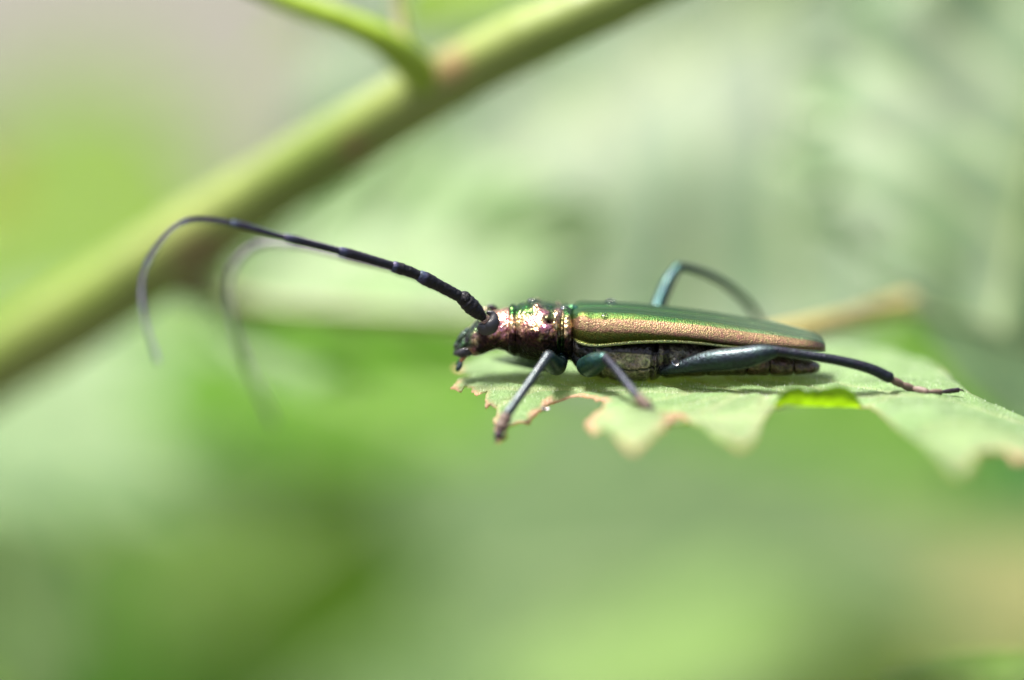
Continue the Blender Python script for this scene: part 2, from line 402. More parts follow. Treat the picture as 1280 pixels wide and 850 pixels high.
# lower half
leaf('leaf', 'olive green leaf in the lower left, under the pale glossy leaf', (470, 580, 25.5), (200, 800, 23.5), 4.8,
     (0.15, -0.6, 0.6), (0.05, 0.115, 0.004), fold=-0.3, k=1)
leaf('leaf', 'deep green leaf near the lower left corner', (60, 660, 26.5), (330, 920, 24.5), 5.2,
     (-0.2, -0.7, 0.5), DARK, fold=-0.3, color2=(0.03, 0.11, 0.003), k=1)
leaf('leaf', 'narrow greyish leaf standing in the lower left corner', (-30, 640, 10), (75, 900, 9), 1.5,
     (-0.3, -0.6, 0.7), PALE, fold=-0.3)
leaf('leaf', 'broad soft green leaf below the perch leaf in the middle', (400, 600, 30), (1200, 620, 26), 9.0,
     (0, -0.5, 0.85), (0.078, 0.14, 0.055), ripple=0.02)
leaf('leaf', 'wide mid green leaf spreading under the lower middle', (300, 800, 24), (1250, 730, 21), 7.0,
     (0.05, -0.5, 0.85), (0.06, 0.11, 0.045), ripple=0.02)
leaf('leaf', 'light green leaf at the bottom edge right of the middle', (640, 860, 15), (1100, 820, 13), 3.4,
     (0.0, -0.35, 0.95), (0.145, 0.24, 0.08), ripple=0.02)
leaf('leaf', 'soft green leaf far behind the middle of the thick stem', (380, 260, 17), (980, 200, 18), 5.5,
     (0.0, -0.5, 0.85), (0.075, 0.14, 0.045), ripple=0.03)
leaf('leaf', 'pale leaf at the bottom edge left of the middle', (300, 840, 17), (640, 830, 15), 3.0,
     (0.0, -0.4, 0.9), PALE, ripple=0.02)
leaf('leaf', 'tan withered leaf in the lower right', (1120, 600, 26), (1330, 860, 22), 6.0,
     (0.0, -0.5, 0.85), (0.17, 0.15, 0.07), ripple=0.03, color2=(0.12, 0.13, 0.05))
leaf('leaf', 'dark green leaf at the right edge under the perch leaf', (1430, 560, 15), (1200, 640, 14), 2.2,
     (0.1, -0.6, 0.7), (0.03, 0.115, 0.026), k=1)
leaf('leaf', 'vivid green leaf at the bottom edge beside the light green leaf', (1060, 800, 13), (1180, 900, 11), 1.2,
     (0.1, -0.9, 0.3), (0.12, 0.19, 0.01))
leaf('leaf', 'green leaf edge in the bottom right corner', (1100, 852, 1.8), (1400, 832, 1.4), 1.3,
     (0.0, -0.22, 1.0), (0.06, 0.12, 0.02), fold=-0.15, tooth=0.04, teeth=10, ripple=0.01)

# far foliage, too blurred and dense to count
def far_foliage():
    verts, faces, cols = [], [], []
    rnd = random.Random(3)
    for k in range(9600):
        Y = rnd.uniform(45, 160)
        px = rnd.uniform(-500, 1780); py = rnd.uniform(-80, 1050)
        if k >= 2600:                      # the growth goes on beside and below the picture
            Y = rnd.uniform(35, 220); px = rnd.uniform(-4200, 5500); py = rnd.uniform(-80, 3200)
            if -500 < px < 1780 and py < 1050: continue
        elif px < 520 and py < 330 : continue
        c = W(px, py, Y)
        if c.z < GZ + 2: continue
        a = rnd.uniform(0, 6.28); ln = rnd.uniform(2, 4.5); wd = ln * rnd.uniform(0.35, 0.6)
        e1 = Vector((math.cos(a), math.sin(a) * 0.8, rnd.uniform(-0.5, 0.2))).normalized()
        nn = Vector((rnd.uniform(-0.5, 0.5), rnd.uniform(-0.9, 0.2), 1)).normalized()
        e2 = nn.cross(e1).normalized(); nn = e1.cross(e2)
        i0 = len(verts)
        base = Vector((0.09, 0.145, 0.045)).lerp(Vector(rnd.choice([PALE, MID, YEL, DARK])), 0.6)
        for (u, v, h) in ((0, 0, 0), (.35, .5, .08), (.35, 0, 0), (.35, -.5, .08), (.72, .36, .05), (.72, 0, -.02), (.72, -.36, .05), (1, 0, -.1)):
            verts.append(c + e1 * u * ln + e2 * v * wd + nn * h * ln); cols.append(base)
        for q in ((0, 2, 1), (0, 3, 2), (1, 2, 5, 4), (2, 3, 6, 5), (4, 5, 7), (5, 6, 7)):
            faces.append(tuple(i0 + t for t in q))
    o = mk('far_foliage', verts, faces, M_LEAF, cols=cols)
    o['kind'] = 'stuff'; o['label'] = 'blurred mass of far green foliage behind everything'; o['category'] = 'foliage'
far_foliage()

# ------------------------------------------------------------------ the leaf the beetle stands on
def leafZ(X, Y):
    z = -0.292
    z -= 0.012 * max(0, -Y) ** 1.6
    z -= 0.27 * sstep(0.9, -0.1, X) * sstep(0.25, 1.3, -Y)
    z -= 0.20 * max(0, X - 2.9) ** 2
    z -= 0.10 * max(0, -0.1 - X) ** 1.2
    z -= 0.03 * max(0, Y) ** 1.5
    z += 0.012 * math.sin(X * 5.2 + Y * 2.1) * sstep(0.3, 0.8, abs(Y)) + 0.008 * noise.noise(Vector((X * 3, Y * 3, 0)))
    z += 0.012 * math.cos((X * 0.9 + Y * 0.55) * 5.5) * sstep(0.4, 1.0, -Y)
    return z
def on_leaf(px, py, y0=-5.5, y1=4.0):
    """Where the sight line through a photograph point meets the leaf sheet."""
    prev = None
    for i in range(900):
        Y = y0 + (y1 - y0) * i / 899
        p = W(px, py, Y)
        d = p.z - leafZ(p.x, p.y)
        if prev is not None and d <= 0: return p
        prev = d
    return W(px, py, y1)

# outline (photograph points; the flag says how far towards tan the tip has dried)
front = [(563, 484, .8), (578, 487, .2), (584, 478, 0), (590, 484, .3), (595, 493, .9), (603, 488, .1), (610, 484, .1), (608, 497, .3), (606, 510, .95),
         (614, 504, .3), (622, 512, .2), (618, 530, .5), (621, 553, .6), (632, 548, .3), (637, 532, .2), (648, 528, .6), (659, 530, .9), (666, 523, .8), (676, 511, .9),
         (690, 500, .9), (706, 495, .9), (728, 494, .95), (748, 497, .95), (758, 502, .9), (752, 511, .6), (740, 518, .7), (730, 528, .95), (741, 541, .9), (752, 533, .1),
         (765, 540, .1), (778, 553, .6), (792, 566, 1.), (803, 553, .7), (818, 541, .4), (834, 527, .8), (850, 517, .9), (862, 523, .2), (880, 530, 0), (900, 545, .1), (925, 560, .6), (938, 555, .5), (946, 538, .1),
         (956, 520, .2), (964, 509, .2), (985, 506, .1), (1020, 505, .1), (1050, 506, .1), (1078, 506, .2), (1090, 509, .2), (1105, 520, .2), (1130, 540, .1), (1160, 557, 0), (1180, 577, .2),
         (1198, 592, .5), (1214, 583, .5), (1222, 562, .3), (1240, 558, .7), (1258, 563, .8), (1272, 575, 1.), (1290, 570, .8), (1310, 600, .6), (1345, 585, .3)]
back = [(1375, 565, 0), (1330, 545, .1), (1290, 525, .1), (1262, 514, 0), (1240, 504, 0), (1214, 492, .1), (1196, 478, 0), (1180, 463, .3), (1163, 452, .1), (1140, 446, 0),
        (1115, 436, .2), (1085, 435, 0), (1050, 430, .1), (1010, 430, 0), (960, 425, .1), (900, 428, 0), (840, 424, .1), (780, 430, 0), (720, 428, .1), (680, 436, 0),
        (655, 437, .2), (636, 434, 0), (620, 443, .3), (606, 438, .2), (597, 446, 0), (585, 452, .2), (567, 459, .95), (580, 466, .1), (590, 468, 0), (575, 475, .5)]
PO = [on_leaf(x, y) for x, y, _ in front] + [on_leaf(x, y) for x, y, _ in back]
DRY = [d for _, _, d in front] + [d for _, _, d in back]
# resample with slightly ragged edge
ring, rdry = [], []
for i in range(len(PO)):
    a, b_ = PO[i], PO[(i + 1) % len(PO)]
    n_ = max(2, int((b_ - a).length / 0.03))
    for k in range(n_):
        t = k / n_
        p = a.lerp(b_, t)
        d = (b_ - a); nn = Vector((-d.y, d.x, 0)).normalized() if d.length > 1e-6 else Vector()
        p = p + nn * (0.012 * noise.noise(Vector((p.x * 14, p.y * 14, 2))) + (0.022 * noise.noise(Vector((p.x * 26, p.y * 26, 4))) if p.x < 1.0 else 0.032 * noise.noise(Vector((p.x * 10, p.y * 10, 6))) if p.y < -.7 else 0))
        ring.append((p.x, p.y)); rdry.append(DRY[i] * (1 - t) + DRY[(i + 1) % len(PO)] * t)
ra = np.array(ring)
xs = np.arange(ra[:, 0].min(), ra[:, 0].max(), 0.027); ys = np.arange(ra[:, 1].min(), ra[:, 1].max(), 0.027)
def inside(x, y):
    c = False; j = len(ra) - 1
    yi = ra[:, 1]; xi = ra[:, 0]; yj = np.roll(yi, 1); xj = np.roll(xi, 1)
    cond = ((yi > y) != (yj > y))
    xx = (xj - xi) * (y - yi) / (yj - yi + 1e-12) + xi
    return bool(np.sum(cond & (x < xx)) % 2)
pts = [Vector(p) for p in ring]
for i, x in enumerate(xs):
    for y in ys:
        qx, qy = x + random.uniform(-.007, .007), y + random.uniform(-.007, .007)
        if inside(qx, qy) and np.min((ra[:, 0] - qx) ** 2 + (ra[:, 1] - qy) ** 2) > 0.014 ** 2: pts.append(Vector((qx, qy)))
edges = [(i, (i + 1) % len(ring)) for i in range(len(ring))]
ov, oe, of, *_ = delaunay_2d_cdt(pts, edges, [], 1, 1e-5)

# vein layout of the leaf: main veins fan from the stalk point at the right rear
STALK = Vector((4.2, -0.85)); VE = []
for sx, sy, tx, ty in ((4.2, -0.85, -0.35, -0.3), (1.75, -0.62, 0.75, -2.0), (4.2, -0.85, 3.1, -2.6), (1.9, -0.62, 1.7, -2.0)):
    VE.append((Vector((sx, sy)), Vector((tx, ty))))
main = list(VE)
for a, b_ in main[:4]:
    for t in np.arange(0.28, 0.98, 0.085):
        p = a.lerp(b_, t); d = (b_ - a).normalized()
        for sgn in (1, -1):
            e = Vector((d.x * math.cos(0.75) - sgn * d.y * math.sin(0.75), sgn * d.x * math.sin(0.75) + d.y * math.cos(0.75)))
            VE.append((p, p + e * (0.9 * (1.05 - t) + 0.25)))
VA = np.array([[a.x, a.y, b_.x, b_.y] for a, b_ in VE]); VW = np.array([0.05 if i < len(main) else 0.028 for i in range(len(VE))])
def veinness(x, y):
    ax, ay, bx, by = VA.T
    dx, dy = bx - ax, by - ay
    t = np.clip(((x - ax) * dx + (y - ay) * dy) / (dx * dx + dy * dy), 0, 1)
    d = np.hypot(x - ax - t * dx, y - ay - t * dy)
    return float(np.max(np.exp(-(d / VW) ** 2)))
lv, lc = [], []
rd = np.array(rdry)
for p in ov:
    vn = veinness(p.x, p.y)
    z = leafZ(p.x, p.y) - 0.022 * vn + 0.008 * noise.noise(Vector((p.x * 11, p.y * 11, 5)))
    lv.append((p.x, p.y, z))
    k = 0.5 + 0.5 * noise.noise(Vector((p.x * 2.2, p.y * 2.2, 9)))
    c = Vector((0.145, 0.245, 0.09)).lerp(Vector((0.18, 0.275, 0.13)), k)
    c = c.lerp(Vector((0.26, 0.31, 0.16)), 0.75 * vn)
    dd = np.hypot(ra[:, 0] - p.x, ra[:, 1] - p.y); im = int(np.argmin(dd)); d = float(dd[im])
    ww = 0.016 + 0.042 * rd[im] + 0.09 * max(0, rd[im] - .75) * 4 * (p.y < -1.2)
    ww *= max(.25, 1 + 1.6 * noise.noise(Vector((p.x * 9, p.y * 9, 7))))
    e = max(0, 1 - d / ww) * rd[im]
    tan = Vector((0.40, 0.30, 0.17)).lerp(Vector((0.42, 0.22, 0.17)), 0.5 + 0.5 * noise.noise(Vector((p.x * 4, p.y * 4, 1))))
    c = c.lerp(Vector((0.24, 0.24, 0.10)), min(1, e * 2)).lerp(tan, min(1, e * 1.7) if e > 0.25 else e)
    lc.append(c)
leaf_org = (STALK.x, STALK.y, leafZ(STALK.x, STALK.y))
perch = empty('leaf', leaf_org, 'ragged toothed green leaf that the beetle stands on, with browned tips', 'leaf')
blade = mk('blade', lv, of, M_PERCH, perch, leaf_org, cols=lc)
sol = blade.modifiers.new('rim', 'SOLIDIFY'); sol.thickness = 0.016 * U; sol.use_rim_only = True; sol.offset = -1
for a, b_ in main:
    P = [(a.lerp(b_, t).x, a.lerp(b_, t).y, leafZ(a.lerp(b_, t).x, a.lerp(b_, t).y) - 0.06) for t in np.linspace(0, 0.82, 7)]
    v, f = tube(P, [0.04 * (1 - 0.85 * k / 6) for k in range(7)], 8, n=40)
    mk('vein', v, f, M_STEM, perch, leaf_org, cols=[(0.19, 0.26, 0.10)] * len(v))
# stalk
v, f = tube([(STALK.x - 0.1, STALK.y, leaf_org[2] - 0.05), (5.2, -.4, leaf_org[2] - 0.5), (7.0, 1.0, leaf_org[2] - 2.6)], [0.06, 0.07, 0.08], 10, n=24)
mk('stalk', v, f, M_STEM, perch, leaf_org, cols=[(0.2, 0.2, 0.08)] * len(v))
# the lobe edge that curls up between the two front lobes: light shines through it
rows, cc = [], []
for i in range(33):
    t = i / 32; px = 966 + (1078 - 966) * t
    lo = on_leaf(px, 507)
    row = []
    hgt = 0.17 * (1 - abs(2 * t - 1) ** 5) * (1 - .25 * math.exp(-((t - .45) / .2) ** 2)) * (1 + .18 * noise.noise(Vector((t * 12, 0, 3)))) + .004
    for j in range(7):
        s_ = j / 6
        row.append((lo.x, lo.y + .02 - .05 * math.sin(s_ * 2.2) + .02 * math.sin(t * 5), lo.z - .015 + hgt * s_))
        cc.append((Vector((0.10, 0.185, 0.014)) * (1 + .5 * noise.noise(Vector((t * 9, s_ * 3, 1))))).lerp(Vector((0.2, 0.2, 0.05)), max(0, abs(t - .5) * 2 - 0.85) * 4))
    rows.append(row)
v, f = grid_faces(rows, False, False)
mk('curled_edge', v, f, M_LEAF, perch, leaf_org, cols=cc)
# curled pointed tooth under the beetle's head
rows, cc = [], []
for i in range(13):
    t = i / 12
    c = W(612 + 88 * t, 449 + 9 * t, 0.25 - 0.2 * t)
    for_w = 0.07 * min(1, t * 1.5) ** 0.8
    rows.append([(c.x, c.y - for_w * 1.2 * s, c.z - for_w * (0.75 * s - 0.3 * s * s) + 0.0) for s in (-1, -.5, 0, .5, 1)])
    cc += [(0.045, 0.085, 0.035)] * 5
v, f = grid_faces(rows, False, False)
mk('curled_tooth', v, f, M_PERCH, perch, leaf_org, cols=cc)
# fine hairs of the leaf
hv, hf = [], []
rnd = random.Random(5)
tot = [t for t in of if len(t) == 3]
for k in range(5200):
    t = rnd.choice(tot); a, b_, c = (Vector(lv[i]) for i in t)
    if a.y < -1.6 and rnd.random() < .6: continue
    r1, r2 = rnd.random(), rnd.random()
    if r1 + r2 > 1: r1, r2 = 1 - r1, 1 - r2
    p = a + (b_ - a) * r1 + (c - a) * r2
    h = rnd.uniform(0.012, 0.03); d = Vector((rnd.uniform(-.6, .6), rnd.uniform(-.6, .6), 1)).normalized() * h
    wd = 0.0011
    i0 = len(hv)
    hv += [p + Vector((-wd, 0, -.002)), p + Vector((wd, 0, -.002)), p + Vector((0, wd * 1.6, -.002)), p + d]
    hf += [(i0, i0 + 1, i0 + 3), (i0 + 1, i0 + 2, i0 + 3), (i0 + 2, i0, i0 + 3)]
ho = mk('leaf_hair', hv, hf, M_HAIR, perch, leaf_org, smooth=False); ho['kind'] = 'stuff'

# ------------------------------------------------------------------ the beetle
BO = Vector((1.0, 0, leafZ(1.0, 0)))
beetle = empty('beetle', BO, 'metallic green and copper longhorn beetle standing on the toothed leaf', 'beetle')
def zof(py, Y=0.0, px=800): return W(px, py, Y).z

ST = [(567, 438, 441, .015), (570, 433, 442, .05), (575, 426, 443, .09), (581, 418, 442, .115), (587, 410, 443, .135), (594, 402, 444, .15), (601, 397, 443, .165),
      (608, 393, 440, .18), (616, 390, 437, .19), (624, 388, 436, .195), (631, 386, 438, .20), (635, 385.5, 440, .20), (637, 382.5, 441, .225), (640, 381, 442, .24), (643, 381.5, 443, .24), (646, 382.5, 443, .23),
      (649, 380.5, 444, .245), (655, 379, 446, .275), (663, 378, 448, .31), (672, 378, 449, .335), (682, 379, 449, .345), (690, 380.5, 448, .325), (697, 382.5, 447, .295), (702, 384, 446, .275),
      (705, 382, 447, .30), (709, 381.5, 448, .305), (713, 383, 449, .29), (716, 387, 451, .265), (720, 391, 455, .27), (730, 395, 461, .29), (742, 399, 467, .315), (756, 402, 471, .335), (775, 404, 473, .345),
      (800, 406, 474, .34), (814, 408, 473.5, .335), (820, 409, 471, .32), (827, 410, 469, .305), (834, 411, 470, .305), (845, 412, 469, .31), (862, 414, 468, .305), (879, 417, 467.5, .295), (882, 417, 464.5, .278),
      (885, 418, 467.5, .29), (908, 423, 467, .275), (929, 428, 467, .26), (932, 428, 464, .238), (935, 428.5, 467, .252), (957, 434, 467, .235), (960.5, 435, 463.5, .21), (964, 436, 467, .228), (987, 442, 467, .195),
      (991, 443, 463, .168), (994, 444, 466.5, .18), (1010, 448, 466, .13), (1020, 452, 464.5, .08), (1025, 456, 462, .02)]
S = catmull(ST, 640)
S[:, 0] = np.maximum.accumulate(S[:, 0])
GR = {'pink': (0.46, 0.24, 0.20), 'gold': (0.38, 0.28, 0.11), 'green': (0.02, 0.07, 0.015), 'black': (0.010, 0.008, 0.007), 'wine': (0.028, 0.011, 0.012), 'grey': (0.20, 0.175, 0.115), 'brown': (0.02, 0.014, 0.009), 'magenta': (0.55, 0.20, 0.33)}
GR = {k: Vector(v) for k, v in GR.items()}
KN = [(681, 411, 6.0, 5.0, .045, 'magenta', 1.0), (687, 401, 5, 3, -.034, 'wine', .9), (671.5, 385, 4.5, 4, .03, 'pink', .6), (671, 388, 2.6, 2.6, -.014, 'black', .5), (698, 393, 5, 6, .03, 'pink', .7), (667, 419, 10, 7, .022, 'wine', .9),
      (664, 392, 2.5, 3, -.012, 'wine', .4), (680, 392, 5, 4, .012, 'pink', .9), (594, 424, 4, 6, .006, 'pink', .55), (624, 398, 5, 10, 0, 'pink', .7), (598, 436, 5, 4, .012, 'black', .8), (584, 424, 3, 5, -.008, 'black', .8)]
TH = [(722, 437, 6, 9, .035), (734, 446, 6, 9, .03), (725, 455, 6, 6, .03), (780, 440, 22, 7, .016), (788, 460, 20, 8, .016), (818, 452, 5, 10, .03), (830, 440, 6, 8, .02)]
SEG = 144
rows, cols, met = [], [], []
for (px, top, bot, hw) in S:
    c0 = W(px, top, 0); x = c0.x; z1 = c0.z; z0 = W(px, bot, 0).z
    zc, zh = (z0 + z1) / 2, (z1 - z0) / 2
    row = []
    for k in range(SEG):
        a = 2 * math.pi * k / SEG
        ca, sa = math.cos(a), math.sin(a)
        e = 2 / 2.35
        y = hw * math.copysign(abs(ca) ** e, ca); z = zc + zh * math.copysign(abs(sa) ** e, sa)
        r = 0.0
        ap = 425 - (z - 0.0) / (PX / math.cos(PITCH)) - abs(y) * math.tan(PITCH) / PX * (1 if y < 0 else 1) * -1  # photo row of this point on the near side
        hfrac = (z - z0) / (z1 - z0 + 1e-6)
        nz = noise.noise(Vector((x * 7, y * 7, z * 7))); nz2 = noise.noise(Vector((x * 22, y * 22, z * 22)))
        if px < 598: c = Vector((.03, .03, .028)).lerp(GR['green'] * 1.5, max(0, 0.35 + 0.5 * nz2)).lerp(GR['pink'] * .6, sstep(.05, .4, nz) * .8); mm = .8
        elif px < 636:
            c = GR['black'].lerp(GR['wine'], .5).lerp(GR['pink'], sstep(.30, .62, hfrac + .12 * nz2) * sstep(606, 622, px)).lerp(GR['green'], sstep(.9, 1.0, hfrac) * .4); mm = .9  # lower head kept dark: underside shade painted into the colour
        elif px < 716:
            c = GR['black'].lerp(GR['wine'], sstep(.25, .5, hfrac) * .8).lerp(GR['pink'].lerp(GR['gold'], min(1, max(0, .45 + 1.1 * nz))), sstep(.50, .62, hfrac + .10 * nz2))  # lower flank runs to black: shade below is painted into the colour
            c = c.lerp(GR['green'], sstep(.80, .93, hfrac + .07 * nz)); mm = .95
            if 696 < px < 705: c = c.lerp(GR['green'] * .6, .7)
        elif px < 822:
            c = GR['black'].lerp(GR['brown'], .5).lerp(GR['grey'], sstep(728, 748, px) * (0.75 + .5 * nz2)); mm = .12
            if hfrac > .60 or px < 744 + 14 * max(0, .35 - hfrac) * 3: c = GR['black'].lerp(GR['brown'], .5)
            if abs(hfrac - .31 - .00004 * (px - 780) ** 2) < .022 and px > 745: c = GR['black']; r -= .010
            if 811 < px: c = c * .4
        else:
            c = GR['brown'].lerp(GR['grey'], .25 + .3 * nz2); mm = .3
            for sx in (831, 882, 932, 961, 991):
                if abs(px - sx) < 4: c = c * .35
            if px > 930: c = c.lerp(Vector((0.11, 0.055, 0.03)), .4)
        for (kx, ky, rx, ry, h, kc, kw) in KN:
            g_ = math.exp(-((px - kx) / rx) ** 2 - ((ap - ky) / ry) ** 2) if 580 < px < 705 else 0
            r += h * g_
            if kc: c = c.lerp(GR[kc], min(1, kw * g_ * 1.6))
        nz3 = noise.noise(Vector((x * 55, y * 55, z * 55)))
        r += (.007 * nz2 + .005 * nz3) if 606 < px < 716 else (.012 * nz2 + .004 * nz3 if 716 <= px < 745 else .006 * nz2)
        for (kx, ky, rx, ry, h) in TH:
            if 712 < px < 842: r += h * math.exp(-((px - kx) / rx) ** 2 - ((ap - ky) / ry) ** 2)
        if 742 < px < 836:
            for (gx, gs, gd) in ((750, 34, .020), (813, -10, .022), (823, 8, .016)):
                r -= gd * math.exp(-((px - gx + (hfrac - .3) * gs) / 2.2) ** 2)
        nd_ = Vector((0, ca / max(hw, .02), sa / max(zh, .02))).normalized()
        row.append(Vector((x, y, z)) + nd_ * r); cols.append(c); met.append(mm)
    rows.append(row)
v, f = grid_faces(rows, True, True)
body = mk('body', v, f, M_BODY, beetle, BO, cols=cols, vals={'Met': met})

# elytra -----------------------------------------------------------
# photo column, row of the suture, row of the lower margin, half width
EL = [(713.5, 397, 411, .12), (715.5, 391, 418, .22), (718.5, 387.5, 424, .285), (724, 385, 428, .325), (735, 384, 431, .35), (750, 384, 431.5, .36), (770, 384.5, 429.5, .362), (800, 386.5, 427, .362), (841, 391, 426.5, .36), (875, 395, 429, .355),
      (903, 399, 432.5, .345), (935, 404.5, 435, .33), (965, 409.5, 436, .312), (990, 414.5, 437, .29), (1006, 417.5, 437.5, .27), (1017, 420.5, 438, .24), (1025, 424.5, 438, .19), (1028.5, 429, 438, .11), (1030, 434, 437.8, .03)]
E = catmull(EL, 220); E[:, 0] = np.maximum.accumulate(E[:, 0])
NV = 46
PRF = catmull([(0, 1), (.22, 1.0), (.42, .995), (.60, .97), (.72, .925), (.80, .85), (.87, .70), (.93, .52), (.975, .34), (1.0, .16), (.99, 0)], 201)
for side in (-1, 1):
    rows, cols = [], []
    for (px, sr, mr_, hw) in E:
        p = W(px, sr, 0); x, z1 = p.x, p.z
        t = (px - 713) / 315
        zm = W(px, mr_, -hw).z
        row = []
        for j in range(NV + 1):
            u = j / NV
            if u < 0.86:
                ye_, hz_ = PRF[int(round(u / 0.86 * 200))]
                y = hw * ye_
                z = zm + 0.012 + (z1 - zm - 0.012) * hz_
                z -= 0.012 * math.exp(-(y / 0.02) ** 2)                    # suture groove
                z += 0.006 * math.exp(-((y - hw * .38) / .03) ** 2) + 0.005 * math.exp(-((y - hw * .66) / .03) ** 2)   # low ribs
                z += 0.020 * math.exp(-((px - 728) / 9) ** 2 - ((y - hw * .86) / .06) ** 2)                              # shoulder
            else:                                                           # turned-out margin
                s = (u - .86) / .14
                y = hw * (0.985 + 0.03 * math.sin(s * math.pi * .6)); z = zm + 0.012 * (1 - s) - .010 * s
            nz = noise.noise(Vector((x * 16, y * 16, z * 16 + side)))
            q = Vector((x, side * y, z))
            row.append(q)
            hz = (z - zm) / (z1 - zm + 1e-6)
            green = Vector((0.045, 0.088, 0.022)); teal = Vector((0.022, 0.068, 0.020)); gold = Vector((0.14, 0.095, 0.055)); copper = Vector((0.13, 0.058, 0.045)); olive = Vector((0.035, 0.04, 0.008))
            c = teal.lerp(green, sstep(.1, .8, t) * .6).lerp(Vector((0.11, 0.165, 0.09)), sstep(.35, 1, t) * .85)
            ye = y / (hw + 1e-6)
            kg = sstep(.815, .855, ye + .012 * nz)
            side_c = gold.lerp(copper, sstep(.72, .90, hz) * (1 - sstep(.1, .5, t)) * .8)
            side_c = side_c.lerp(copper * .5, sstep(.64, .50, hz + .04 * nz + t * .5) * .6).lerp(olive, sstep(.54, .42, hz + .04 * nz + t * .5))  # low on the side a dark reflection is painted in as olive
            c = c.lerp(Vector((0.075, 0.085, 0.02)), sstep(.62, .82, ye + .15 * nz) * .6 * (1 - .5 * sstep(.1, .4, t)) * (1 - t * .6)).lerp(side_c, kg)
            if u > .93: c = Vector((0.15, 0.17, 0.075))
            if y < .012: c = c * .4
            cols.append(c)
        rows.append(row)
    if side > 0: rows = [r[::-1] for r in rows]; cols = [cols[i * (NV + 1) + (NV - j)] for i in range(len(rows)) for j in range(NV + 1)]
    v, f = grid_faces(rows, False, False)
    f = [q[::-1] for q in f]
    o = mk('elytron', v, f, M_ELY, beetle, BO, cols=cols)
    sm = o.modifiers.new('shell', 'SOLIDIFY'); sm.thickness = 0.010 * U; sm.offset = -1

# scutellum
v, f = tube([tuple(W(711, 386, 0)), tuple(W(717, 386, 0)), tuple(W(726, 387, 0))], [.03, .03, .008], 12, n=16, flat=0.8)
mk('scutellum', v, f, M_BODY, beetle, BO, cols=[(0.05, 0.16, 0.08)] * len(v), vals={'Met': [.9] * len(v)})

# eyes: kidney shapes round the antenna sockets
for side in (-1, 1):
    pth = [(609, 391, 2.0), (615.5, 393.5, 4.6), (617.5, 401.5, 7.4), (613.5, 409, 9.8), (607, 411, 9.4), (600.5, 409, 5.6)]
    P = []
    for (x_, y_, r_) in pth:
        q = W(x_, y_, -0.165); q.y = side * (0.172 - 0.02 * (1 if y_ < 394 else 0) - .010 * (608 > x_)); P.append(tuple(q))
    v, f = tube(P, [p[2] * PX for p in pth], 20, n=40, flat=0.55)
    mk('eye', v, f, M_EYE, body, BO)
    # antenna socket: ring with a pale rim
    c = W(605.5, 399, -0.165); c.y = side * .165
    rows = []
    for i in range(24):
        a = i / 24 * 2 * math.pi
        rows.append([(c.x + (.024 + .009 * math.cos(b2)) * math.cos(a), c.y + side * .012 * math.sin(b2) + side * .006, c.z + (.024 + .009 * math.cos(b2)) * math.sin(a)) for b2 in np.linspace(0, 2 * math.pi, 9)[:-1]])
    rows.append(rows[0])
    v, f = grid_faces(rows, True, False)
    mk('antenna_socket', v, f, M_BODY, body, BO, cols=[(0.30, 0.20, 0.16)] * len(v), vals={'Met': [.6] * len(v)})
    # mandible, palps
    q = lambda x_, y_, yy: tuple(Vector((W(x_, y_, 0).x, side * yy, W(x_, y_, 0).z)))
    v, f = tube([q(586, 436, .10), q(577, 439, .085), q(570, 441, .045), q(567.5, 443.5, .012)], [.042, .036, .020, .006], 14, n=24, flat=.7)
    mk('mandible', v, f, M_BODY, body, BO, cols=[(0.02, 0.02, 0.025)] * len(v), vals={'Met': [.4] * len(v)})
    v, f = tube([q(584, 440, .07), q(579, 445, .075), q(577, 449, .08)], [.020, .022, .017], 10, n=18)
    mk('palp', v, f, M_PALP, body, BO)
    v, f = tube([q(577.5, 449, .08), q(575, 455, .085), q(572, 459.5, .085)], [.010, .019, .017], 10, n=18)
    mk('palp', v, f, M_ANT, body, BO, cols=[(0.02, 0.03, 0.035)] * len(v))
    v, f = tube([q(582, 441, .03), q(580, 446, .035), q(578, 450, .035)], [.014, .014, .006], 10, n=14)
    mk('palp', v, f, M_PALP, body, BO)
# upper lip and frons plates
for (a, b_, c, r1, col) in (((586, 413), (579, 421), (572, 430), (.028, .035, .025), (0.03, 0.05, 0.035)), ((575, 428), (571.5, 433.5), (569.5, 438.5), (.028, .03, .012), (0.05, 0.06, 0.05))):
    v, f = tube([tuple(W(*p, 0)) for p in (a, b_, c)], r1, 16, n=18)
    v = [(x_, y_ * 1.15, z_) for x_, y_, z_ in [tuple(t) for t in v]]
    mk('upper_lip', v, f, M_BODY, body, BO, cols=[col] * len(v), vals={'Met': [.7] * len(v)})

